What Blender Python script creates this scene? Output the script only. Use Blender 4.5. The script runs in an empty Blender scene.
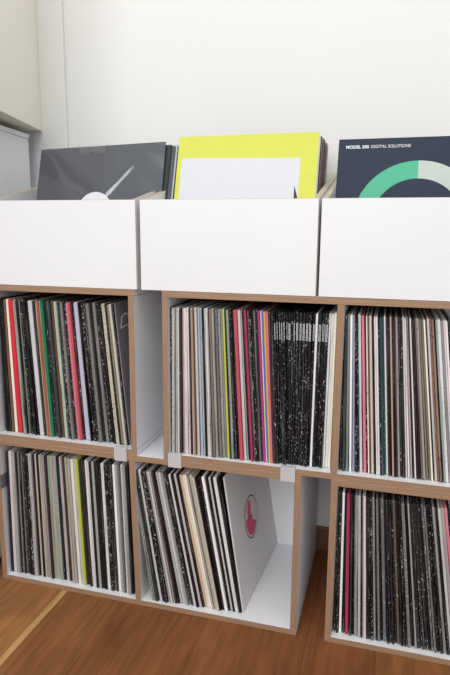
import bpy, bmesh, math, random
from mathutils import Vector, Matrix
random.seed(11)
C = bpy.context.scene.collection
T = .013          # board thickness
H = .36           # height of one shelf unit
DEP = .335        # depth of the units

def lin(c):
    return tuple(((v/255)/12.92 if v/255 <= .04045 else ((v/255+.055)/1.055)**2.4) for v in c[:3])

# ---------------------------------------------------------------- materials
def mat(name, col, rough=.5, noise=0, nscale=(40,40,40), bump=0, spec=.5, coat=0):
    m = bpy.data.materials.new(name); m.use_nodes = True
    nt = m.node_tree; b = nt.nodes['Principled BSDF']
    b.inputs['Roughness'].default_value = rough
    b.inputs['Specular IOR Level'].default_value = spec
    b.inputs['Coat Weight'].default_value = coat
    l = lin(col)
    tc = nt.nodes.new('ShaderNodeTexCoord'); mp = nt.nodes.new('ShaderNodeMapping')
    mp.inputs['Scale'].default_value = nscale
    nz = nt.nodes.new('ShaderNodeTexNoise'); nz.inputs['Scale'].default_value = 1; nz.inputs['Detail'].default_value = 4
    nt.links.new(tc.outputs['Object'], mp.inputs['Vector']); nt.links.new(mp.outputs[0], nz.inputs['Vector'])
    rp = nt.nodes.new('ShaderNodeValToRGB')
    rp.color_ramp.elements[0].position = .3; rp.color_ramp.elements[1].position = .7
    rp.color_ramp.elements[0].color = (*[max(0,v*(1-noise)) for v in l], 1)
    rp.color_ramp.elements[1].color = (*[min(1,v*(1+noise)) for v in l], 1)
    nt.links.new(nz.outputs[0], rp.inputs[0]); nt.links.new(rp.outputs[0], b.inputs['Base Color'])
    if bump:
        bp = nt.nodes.new('ShaderNodeBump'); bp.inputs['Strength'].default_value = bump; bp.inputs['Distance'].default_value = .002
        nt.links.new(nz.outputs[0], bp.inputs['Height']); nt.links.new(bp.outputs[0], b.inputs['Normal'])
    return m

white = mat('white_laminate', (234,235,238), .42, .012, (6,6,6), spec=.4)
edge_h = mat('bare_plywood_edge_level', (158,126,99), .6, .16, (9,9,420))
edge_v = mat('bare_plywood_edge_upright', (156,124,98), .6, .16, (420,9,9))
ply_top = mat('plywood_top_edge', (186,172,150), .6, .12, (380,12,12))
wallm = mat('wall_paint', (233,233,232), .85, .01, (3,3,3), bump=.05)
creamm = mat('cream_wall_paint', (238,234,222), .85, .012, (3,3,3), bump=.05)
grey_plastic = mat('grey_clip_plastic', (196,194,198), .45, .02)
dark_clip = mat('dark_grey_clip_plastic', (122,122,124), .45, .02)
skirt = mat('brown_skirting_wood', (120,84,60), .5, .12, (6,60,120))
black_ink = mat('black_ink', (24,24,26), .5, .05)
white_ink = mat('white_ink', (232,234,236), .5, .02)
pale_ink = mat('pale_grey_ink', (188,196,188), .5, .04)
green_ink = mat('green_ink', (70,176,138), .5, .03)
pink_ink = mat('pink_label_paper', (208,46,108), .5, .1, (60,60,60))
label_paper = mat('white_label_paper', (205,200,198), .5, .03)
inner_grey = mat('inner_paper', (214,210,200), .7, .05)
vinyl = mat('black_vinyl', (14,14,15), .25, .03)
grey_line = mat('grey_printed_line', (215,213,216), .6, .05)

def cover_mat(name, col, rough=.35, noise=.03):
    return mat(name, col, rough, noise, (14,14,14), spec=.25)

def sleeve_material():
    m = bpy.data.materials.new('printed_card_sleeve'); m.use_nodes = True
    nt = m.node_tree; N = nt.nodes; L = nt.links; b = N['Principled BSDF']
    b.inputs['Roughness'].default_value = .6; b.inputs['Specular IOR Level'].default_value = .2
    oi = N.new('ShaderNodeObjectInfo'); tc = N.new('ShaderNodeTexCoord')
    off = N.new('ShaderNodeVectorMath'); off.operation = 'SCALE'; off.inputs[0].default_value = (3.1,7.7,5.3)
    L.new(oi.outputs['Random'], off.inputs['Scale'])
    add = N.new('ShaderNodeVectorMath'); add.operation = 'ADD'
    L.new(tc.outputs['Object'], add.inputs[0]); L.new(off.outputs[0], add.inputs[1])
    mp = N.new('ShaderNodeMapping'); mp.inputs['Scale'].default_value = (430,130,190); L.new(add.outputs[0], mp.inputs['Vector'])
    nz = N.new('ShaderNodeTexNoise'); nz.inputs['Scale'].default_value = 1; nz.inputs['Detail'].default_value = 2; L.new(mp.outputs[0], nz.inputs['Vector'])
    # threshold falls with the object's own speck amount (alpha)
    th = N.new('ShaderNodeMapRange'); th.inputs['From Min'].default_value = 0; th.inputs['From Max'].default_value = 1
    th.inputs['To Min'].default_value = .74; th.inputs['To Max'].default_value = .572
    L.new(oi.outputs['Alpha'], th.inputs['Value'])
    sub = N.new('ShaderNodeMath'); sub.operation = 'SUBTRACT'; L.new(nz.outputs[0], sub.inputs[0]); L.new(th.outputs[0], sub.inputs[1])
    mul = N.new('ShaderNodeMath'); mul.operation = 'MULTIPLY'; mul.use_clamp = True; mul.inputs[1].default_value = 14; L.new(sub.outputs[0], mul.inputs[0])
    # larger patches: where the print is
    mp2 = N.new('ShaderNodeMapping'); mp2.inputs['Scale'].default_value = (60,60,22); L.new(add.outputs[0], mp2.inputs['Vector'])
    nz2 = N.new('ShaderNodeTexNoise'); nz2.inputs['Scale'].default_value = 1; nz2.inputs['Detail'].default_value = 1; L.new(mp2.outputs[0], nz2.inputs['Vector'])
    mr2 = N.new('ShaderNodeMapRange'); mr2.inputs['From Min'].default_value = .38; mr2.inputs['From Max'].default_value = .58; L.new(nz2.outputs[0], mr2.inputs['Value'])
    m3 = N.new('ShaderNodeMath'); m3.operation = 'MULTIPLY'; L.new(mul.outputs[0], m3.inputs[0]); L.new(mr2.outputs[0], m3.inputs[1])
    m4 = N.new('ShaderNodeMath'); m4.operation = 'MULTIPLY'; m4.inputs[1].default_value = .75; L.new(m3.outputs[0], m4.inputs[0])
    # contrast ink: pale on dark card, dark on pale card
    bw = N.new('ShaderNodeRGBToBW'); L.new(oi.outputs['Color'], bw.inputs[0])
    gt = N.new('ShaderNodeMath'); gt.operation = 'GREATER_THAN'; gt.inputs[1].default_value = .17; L.new(bw.outputs[0], gt.inputs[0])
    ink = N.new('ShaderNodeMix'); ink.data_type = 'RGBA'
    ink.inputs[6].default_value = (.62,.62,.60,1); ink.inputs[7].default_value = (.03,.03,.035,1)
    L.new(gt.outputs[0], ink.inputs[0])
    mx = N.new('ShaderNodeMix'); mx.data_type = 'RGBA'
    L.new(m4.outputs[0], mx.inputs[0]); L.new(oi.outputs['Color'], mx.inputs[6]); L.new(ink.outputs[2], mx.inputs[7])
    # rubbed spine edges and paper showing through: fine upright streaks
    mp5 = N.new('ShaderNodeMapping'); mp5.inputs['Scale'].default_value = (820,60,7); L.new(add.outputs[0], mp5.inputs['Vector'])
    nz5 = N.new('ShaderNodeTexNoise'); nz5.inputs['Scale'].default_value = 1; nz5.inputs['Detail'].default_value = 2; L.new(mp5.outputs[0], nz5.inputs['Vector'])
    mr5 = N.new('ShaderNodeMapRange'); mr5.inputs['From Min'].default_value = .59; mr5.inputs['From Max'].default_value = .67
    mr5.inputs['To Max'].default_value = .75; L.new(nz5.outputs[0], mr5.inputs['Value'])
    mx2 = N.new('ShaderNodeMix'); mx2.data_type = 'RGBA'
    a5 = N.new('ShaderNodeMath'); a5.operation = 'MINIMUM'; L.new(mr5.outputs[0], a5.inputs[0])
    sc5 = N.new('ShaderNodeMath'); sc5.operation = 'MULTIPLY'; sc5.inputs[1].default_value = 1.2; L.new(oi.outputs['Alpha'], sc5.inputs[0]); L.new(sc5.outputs[0], a5.inputs[1])
    dk = N.new('ShaderNodeMapRange'); dk.inputs['To Min'].default_value = .3; L.new(gt.outputs[0], dk.inputs['Value'])
    a6 = N.new('ShaderNodeMath'); a6.operation = 'MULTIPLY'; L.new(a5.outputs[0], a6.inputs[0]); L.new(dk.outputs[0], a6.inputs[1])
    L.new(a6.outputs[0], mx2.inputs[0]); L.new(mx.outputs[2], mx2.inputs[6]); L.new(ink.outputs[2], mx2.inputs[7])
    L.new(mx2.outputs[2], b.inputs['Base Color'])
    return m
sleeve_mat = sleeve_material()

# ---------------------------------------------------------------- mesh helpers
def box(bm, x0, x1, y0, y1, z0, z1, mi=0, front=None):
    v = [bm.verts.new(p) for p in ((x0,y0,z0),(x1,y0,z0),(x1,y1,z0),(x0,y1,z0),(x0,y0,z1),(x1,y0,z1),(x1,y1,z1),(x0,y1,z1))]
    fs = []
    for k, idx in enumerate(((0,3,2,1),(4,5,6,7),(0,1,5,4),(1,2,6,5),(2,3,7,6),(3,0,4,7))):
        f = bm.faces.new([v[i] for i in idx]); f.material_index = mi; fs.append(f)
    if front is not None: fs[2].material_index = front
    return v

def build(name, bm, mats, parent=None, bevel=0, seg=1, smooth=False, bmat=0):
    if bevel:
        es = [e for e in bm.edges]
        bmesh.ops.bevel(bm, geom=es, offset=bevel, segments=seg, affect='EDGES', profile=.5, clamp_overlap=True, material=bmat)
    bmesh.ops.recalc_face_normals(bm, faces=bm.faces)
    me = bpy.data.meshes.new(name); bm.to_mesh(me); bm.free()
    for m in (mats if isinstance(mats, (list,tuple)) else [mats]): me.materials.append(m)
    if smooth:
        for p in me.polygons: p.use_smooth = True
    o = bpy.data.objects.new(name, me); C.objects.link(o)
    if parent: o.parent = parent
    return o

def tag(o, label, cat, group=None):
    o['label'] = label; o['category'] = cat
    if group: o['group'] = group
    return o
def thing(name, loc, label, cat, group=None):
    o = bpy.data.objects.new(name, None); C.objects.link(o); o.location = loc; o.empty_display_size = .05
    return tag(o, label, cat, group)
def struct(o):
    o['kind'] = 'structure'; return o

# ---------------------------------------------------------------- the room
YW = .36
bm = bmesh.new(); box(bm, -.80, 2.6, YW, YW+.12, -.02, 2.6); struct(build('wall_back', bm, wallm))
# slim boxed-in pipe chase standing a little proud in the corner
bm = bmesh.new(); box(bm, -.62, -.421, YW-.012, YW-.0005, 0, 2.6); struct(build('trim_1', bm, wallm, bevel=.002, seg=2))
# left wall over the recess: its face runs slightly askew to the shelves
bm = bmesh.new()
fp = [(-.493,YW-.0125),(-.405,-.01),(-.355,-.16),(-.80,-.16),(-.80,YW-.0125)]
lo = [bm.verts.new((x,y,1.10)) for x,y in fp]; hi = [bm.verts.new((x,y,2.6)) for x,y in fp]
bm.faces.new(lo[::-1]); bm.faces.new(hi)
for i in range(5): bm.faces.new((lo[i],lo[(i+1)%5],hi[(i+1)%5],hi[i]))
struct(build('wall_left', bm, creamm))
bm = bmesh.new(); box(bm, -.80, -.68, -1.6, YW-.0125, -.02, 1.099); struct(build('wall_left_recess', bm, wallm))
bm = bmesh.new(); box(bm, -.42, 2.6, YW-.011, YW-.0003, .0, .066)
struct(build('baseboard_back', bm, skirt, bevel=.002, seg=2))

# oak floor: every board its own tint, left ones paler, partly painted-in light
def floor():
    m = bpy.data.materials.new('oiled_oak_boards'); m.use_nodes = True
    nt = m.node_tree; N = nt.nodes; L = nt.links; b = N['Principled BSDF']
    b.inputs['Roughness'].default_value = .5; b.inputs['Specular IOR Level'].default_value = .25
    at = N.new('ShaderNodeAttribute'); at.attribute_name = 'board_tint'
    tc = N.new('ShaderNodeTexCoord'); mp = N.new('ShaderNodeMapping'); mp.inputs['Scale'].default_value = (90,5,1)
    L.new(tc.outputs['Object'], mp.inputs['Vector'])
    nz = N.new('ShaderNodeTexNoise'); nz.inputs['Scale'].default_value = 1; nz.inputs['Detail'].default_value = 6; nz.inputs['Distortion'].default_value = .4
    L.new(mp.outputs[0], nz.inputs['Vector'])
    mp2 = N.new('ShaderNodeMapping'); mp2.inputs['Scale'].default_value = (9,2.5,1); L.new(tc.outputs['Object'], mp2.inputs['Vector'])
    nz2 = N.new('ShaderNodeTexNoise'); nz2.inputs['Scale'].default_value = 1.6; nz2.inputs['Detail'].default_value = 3; nz2.inputs['Distortion'].default_value = 1.2
    L.new(mp2.outputs[0], nz2.inputs['Vector'])
    ad = N.new('ShaderNodeMath'); ad.operation = 'ADD'; L.new(nz.outputs[0], ad.inputs[0]); L.new(nz2.outputs[0], ad.inputs[1])
    mr = N.new('ShaderNodeMapRange'); mr.inputs['From Min'].default_value = .7; mr.inputs['From Max'].default_value = 1.3
    mr.inputs['To Min'].default_value = .68; mr.inputs['To Max'].default_value = 1.28; L.new(ad.outputs[0], mr.inputs['Value'])
    mu = N.new('ShaderNodeVectorMath'); mu.operation = 'SCALE'; L.new(at.outputs['Color'], mu.inputs[0]); L.new(mr.outputs[0], mu.inputs['Scale'])
    # small knots
    vo = N.new('ShaderNodeTexVoronoi'); vo.inputs['Scale'].default_value = 5.5
    mp3 = N.new('ShaderNodeMapping'); mp3.inputs['Scale'].default_value = (1.6,.7,1); L.new(tc.outputs['Object'], mp3.inputs['Vector']); L.new(mp3.outputs[0], vo.inputs['Vector'])
    kr = N.new('ShaderNodeMapRange'); kr.inputs['From Min'].default_value = .02; kr.inputs['From Max'].default_value = .10
    kr.inputs['To Min'].default_value = .45; kr.inputs['To Max'].default_value = 1; L.new(vo.outputs['Distance'], kr.inputs['Value'])
    mk = N.new('ShaderNodeVectorMath'); mk.operation = 'SCALE'; L.new(mu.outputs[0], mk.inputs[0]); L.new(kr.outputs[0], mk.inputs['Scale'])
    L.new(mk.outputs[0], b.inputs['Base Color'])
    bp = N.new('ShaderNodeBump'); bp.inputs['Strength'].default_value = .12; bp.inputs['Distance'].default_value = .001
    L.new(nz.outputs[0], bp.inputs['Height']); L.new(bp.outputs[0], b.inputs['Normal'])
    bm = bmesh.new(); ca = bm.loops.layers.float_color.new('board_tint')
    xs = [-.83,-.69,-.55,-.415,-.276,-.261,-.125,.02,.165,.305,.445,.585,.725,.865,1.005,1.145,1.285,1.425,1.565,1.705]
    tints = [(158,112,66),(150,102,60),(160,110,66),(158,108,64),(196,152,100),(136,88,50),(128,80,46),(132,82,46),(124,76,44),(128,78,46)]
    g = .00018
    for i in range(len(xs)-1):
        base = tints[i] if i < len(tints) else tints[5+i%5]
        cuts = sorted([-1.7, .36, -.20-random.random()*.9, ] + ([] if i != 6 else [-.14]))
        for j in range(len(cuts)-1):
            f = 1 if j == len(cuts)-2 else .93+.14*random.random()
            col = (*[v*f for v in lin(base)], 1)
            n0 = len(bm.faces)
            vs = box(bm, xs[i]+g, xs[i+1]-g, cuts[j]+g, cuts[j+1]-g, -.015, 0)
            bm.faces.ensure_lookup_table()
            for fc in bm.faces[n0:]:
                for lp in fc.loops: lp[ca] = col
    n0 = len(bm.faces); box(bm, -.83, 1.705, -1.7, .36, -.02, -.0012); bm.faces.ensure_lookup_table()
    for fc in bm.faces[n0:]:
        for lp in fc.loops: lp[ca] = (.09,.045,.022,1)
    struct(build('floor', bm, m))
floor()

# ---------------------------------------------------------------- shelf units
def shelf_unit(x0, x1, z0, divider, label, dlean=0):
    u = thing('record_shelf_unit', (x0,0,z0), label, 'shelf', 'white shelf units with bare plywood edges')
    w = x1-x0; g = .0003
    def p(name, a, bm_=None):
        bm = bmesh.new(); box(bm, *a, 0, 1)
        return bm
    e = .0002
    bm = p('', (0,w,0,DEP,g,T)); build('bottom_board', bm, [white, edge_h], u, .0005, bmat=1)
    bm = p('', (0,w,0,DEP,H-T,H-g)); build('top_board', bm, [white, edge_h], u, .0005, bmat=1)
    bm = p('', (0,T,.0,DEP,T+e,H-T-e)); build('side_board', bm, [white, edge_v], u, .0005, bmat=1)
    bm = p('', (w-T,w,.0,DEP,T+e,H-T-e)); build('side_board', bm, [white, edge_v], u, .0005, bmat=1)
    bm = p('', (T+e,w-T-e,DEP-.005,DEP-.0002,T+e,H-T-e)); build('back_board', bm, white, u)
    if divider is not None:
        d = divider-x0
        bm = bmesh.new(); vs = box(bm, d-T/2, d+T/2, .0, DEP-.0055, T+e, H-T-e, 0, 1)
        for v in vs: v.co.x += (dlean if v.co.z < .1 else -dlean)
        build('divider_board', bm, [white, edge_v], u, .0005, bmat=1)
    return u
shelf_unit(-.438, -.0750, H, None, 'upper left white shelf cube with plywood edges, standing left of the empty slot')
shelf_unit(-.0129, .703, H, .345, 'upper wide white shelf unit with plywood edges, right of the empty slot')
shelf_unit(-.4385, .2815, 0, -.0835, 'lower wide white shelf unit on the floor, partly empty at its right end', .0045)
shelf_unit(.3408, 1.0568, 0, .6988, 'lower white shelf unit on the floor beside the narrow dark gap')

# grey clips that hold neighbouring boards together
def clip(x, z, label):
    u = thing('board_clip', (x, 0, z), label, 'clip', 'pale grey clips on the shelf edges')
    bm = bmesh.new(); box(bm, 0,.030,-.0022,-.0003,-.0325+.003,.0025)
    build('front_plate', bm, grey_plastic, u, .0006, 2)
    bm = bmesh.new(); box(bm, .001,.029,-.0003,.012,.0133,.0148)
    box(bm, .001,.029,-.0018,-.0003,.0,.0148)
    build('upper_tab', bm, grey_plastic, u)
    return u
def clip2(x, zc, label):
    u = tag(None or bpy.data.objects.new('board_clip', None), label, 'clip', 'pale grey clips on the shelf edges')
    C.objects.link(u); u.location = (x, 0, zc); u.empty_display_size = .02
    bm = bmesh.new(); box(bm, -.015,.015,-.0024,-.0004,-.0155,.0150)
    build('front_plate', bm, grey_plastic, u, .0006, 2)
    for s in (1,-1):
        bm = bmesh.new(); za, zb = sorted((s*.0133, s*.0148)); box(bm, -.0145,.0145,-.0004,.009,za,zb)
        build('tab', bm, grey_plastic, u)
clip2(-.1135, H, 'pale grey clip on the shelf edge below the upper left compartment')
clip2(.0125, H, 'pale grey clip on the shelf edge just right of the empty slot')
clip2(.2545, H, 'pale grey clip above the empty right end of the lower middle compartment')
u = thing('board_clip', (-.4255,0,.2535), 'darker grey clip inside the left side board of the lower left compartment', 'clip')
bm = bmesh.new(); box(bm, .0003,.0016,-.0018,.024,-.017,.017); build('inner_tab', bm, dark_clip, u, .0004)
bm = bmesh.new(); box(bm, -.026,.0016,-.0034,-.0019,-.017,.017); build('front_plate', bm, dark_clip, u, .0004)

# ---------------------------------------------------------------- browser crates on top
def crate(x0, label):
    w = .355; z0 = 2*H
    u = thing('record_crate', (x0,0,z0+.0003), label, 'crate', 'white open record crates on top of the shelves')
    t = .011; yf = .010; yb = .345; zf = .180; zb = .255; tb = .014
    bm = bmesh.new()
    vs = box(bm, .0, w, 0, yf, 0, zf); bm.faces.ensure_lookup_table(); bm.faces[1].material_index = 1
    build('front_panel', bm, [white, ply_top], u, .0007, bmat=1)
    for s in (0,1):
        a = s*(w-t); bm = bmesh.new()
        vs = box(bm, a, a+t, yf+.0002, yb, 0, zf+.001)
        for v in vs:
            if v.co.z > .1 and v.co.y > .1: v.co.z = zb
        bm.faces.ensure_lookup_table(); bm.faces[1].material_index = 1
        build('side_panel', bm, [white, ply_top], u, .0007, bmat=1)
    bm = bmesh.new(); box(bm, t+.0002, w-t-.0002, yb-t, yb, 0, zb); bm.faces.ensure_lookup_table(); bm.faces[1].material_index = 1
    build('back_panel', bm, [white, ply_top], u, .0007, bmat=1)
    bm = bmesh.new(); box(bm, t+.0002, w-t-.0002, yf+.0002, yb-t-.0002, 0, tb); build('base_panel', bm, white, u)
    return u
crate(-.422, 'left white record crate on top, holding the grey plastic-wrapped sleeve')
crate(-.058, 'middle white record crate on top, holding the bright yellow sleeve')
crate(.302, 'right white record crate on top, holding the dark blue sleeve')

# white cabinet tucked in the left recess, behind the left crate
cab = thing('corner_cabinet', (-.56,-.16,0), 'plain white cabinet in the left corner recess behind the left crate', 'cabinet')
bm = bmesh.new()
fp = [(-.508+.56,.465),(-.458+.56,.0),(-.11,.0),(-.11,.465)]
lo = [bm.verts.new((x,y,.02)) for x,y in fp]; hi = [bm.verts.new((x,y,1.074)) for x,y in fp]
bm.faces.new(lo[::-1]); bm.faces.new(hi)
for i in range(4): bm.faces.new((lo[i],lo[(i+1)%4],hi[(i+1)%4],hi[i]))
build('body', bm, white, cab, .002, 2)
bm = bmesh.new()
fp = [(-.507+.56,.468),(-.456+.56,-.003),(-.113,-.003),(-.113,.468)]
lo = [bm.verts.new((x,y,1.0745)) for x,y in fp]; hi = [bm.verts.new((x,y,1.0865)) for x,y in fp]
bm.faces.new(lo[::-1]); bm.faces.new(hi)
for i in range(4): bm.faces.new((lo[i],lo[(i+1)%4],hi[(i+1)%4],hi[i]))
build('top_board', bm, white, cab, .001)
bm = bmesh.new(); box(bm, -.10,.03,.02,.44,0,.0195); build('plinth', bm, white, cab)

# ---------------------------------------------------------------- record sleeves
LP = .313
def sleeve_mesh(t, hh=LP, w=LP):
    """card sleeve: x = thickness, y = depth (spine at y 0), z = height; rounded spine, soft corners, a thin mouth at the far edge"""
    bm = bmesh.new()
    c = min(.0007, t*.28); r = .004
    prof = [(c*.9,0),(t-c*.9,0),(t,c),(t*1.0,w*.5),(t*.86,w),(t*.14,w),(0,w*.5),(0,c)]
    lev = [(0,-1),(r*.6,0),(hh-r*.6,0),(hh,-1)]
    rings = []
    for z, k in lev:
        ins = r*.35 if k else 0
        rings.append([bm.verts.new((x + (0 if not k else (t/2-x)*.25), y+(ins if y < .01 else (-ins if y > w*.9 else 0)), z)) for x, y in prof])
    n = len(prof)
    for a, b in zip(rings, rings[1:]):
        for i in range(n): bm.faces.new((a[i],a[(i+1)%n],b[(i+1)%n],b[i]))
    bm.faces.new(rings[0][::-1]); bm.faces.new(rings[-1])
    return bm

PAL = {'K':((22, 21, 23),0.35), 'KS':((26, 25, 26),1.0), 'KT':((20, 19, 21),0.8), 'DG':((40, 39, 41),0.8), 'DS':((62, 68, 72),0.5), 'G':((168, 168, 166),0.8), 'GS':((120, 120, 118),1.0), 'LG':((212, 211, 210),0.6), 'W':((236, 236, 238),0.25), 'WS':((205, 204, 205),0.9), 'C':((230, 224, 208),0.3), 'CS':((214, 206, 184),0.95), 'B':((182, 174, 160),0.5), 'BR':((112, 84, 66),0.3), 'DB':((70, 52, 44),0.4), 'M':((58, 38, 44),0.4), 'R':((205, 45, 60),0.15), 'CR':((168, 52, 88),0.3), 'P':((218, 125, 140),0.4), 'LP':((232, 220, 220),0.5), 'PR':((204, 88, 104),0.2), 'MG':((190, 60, 130),0.1), 'OR':((182, 112, 84),0.2), 'T':((194, 166, 142),0.3), 'GR':((36, 125, 88),0.1), 'PG':((164, 180, 162),0.6), 'GG':((146, 154, 147),0.7), 'DT':((42, 72, 72),0.4), 'LT':((172, 194, 190),0.5), 'LV':((172, 174, 192),0.2), 'LB':((190, 200, 208),0.6), 'BL':((70, 110, 170),0.2), 'YG':((190, 200, 72),0.05), 'OL':((146, 138, 118),0.6), 'OY':((222, 170, 90),0.1), 'NV':((40, 42, 62),0.3), 'MV':((170, 160, 163),0.6), 'DK':((34, 44, 42),0.4), 'GB':((120, 105, 90),0.5), 'BS':((160, 124, 108),1.0)}
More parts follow.
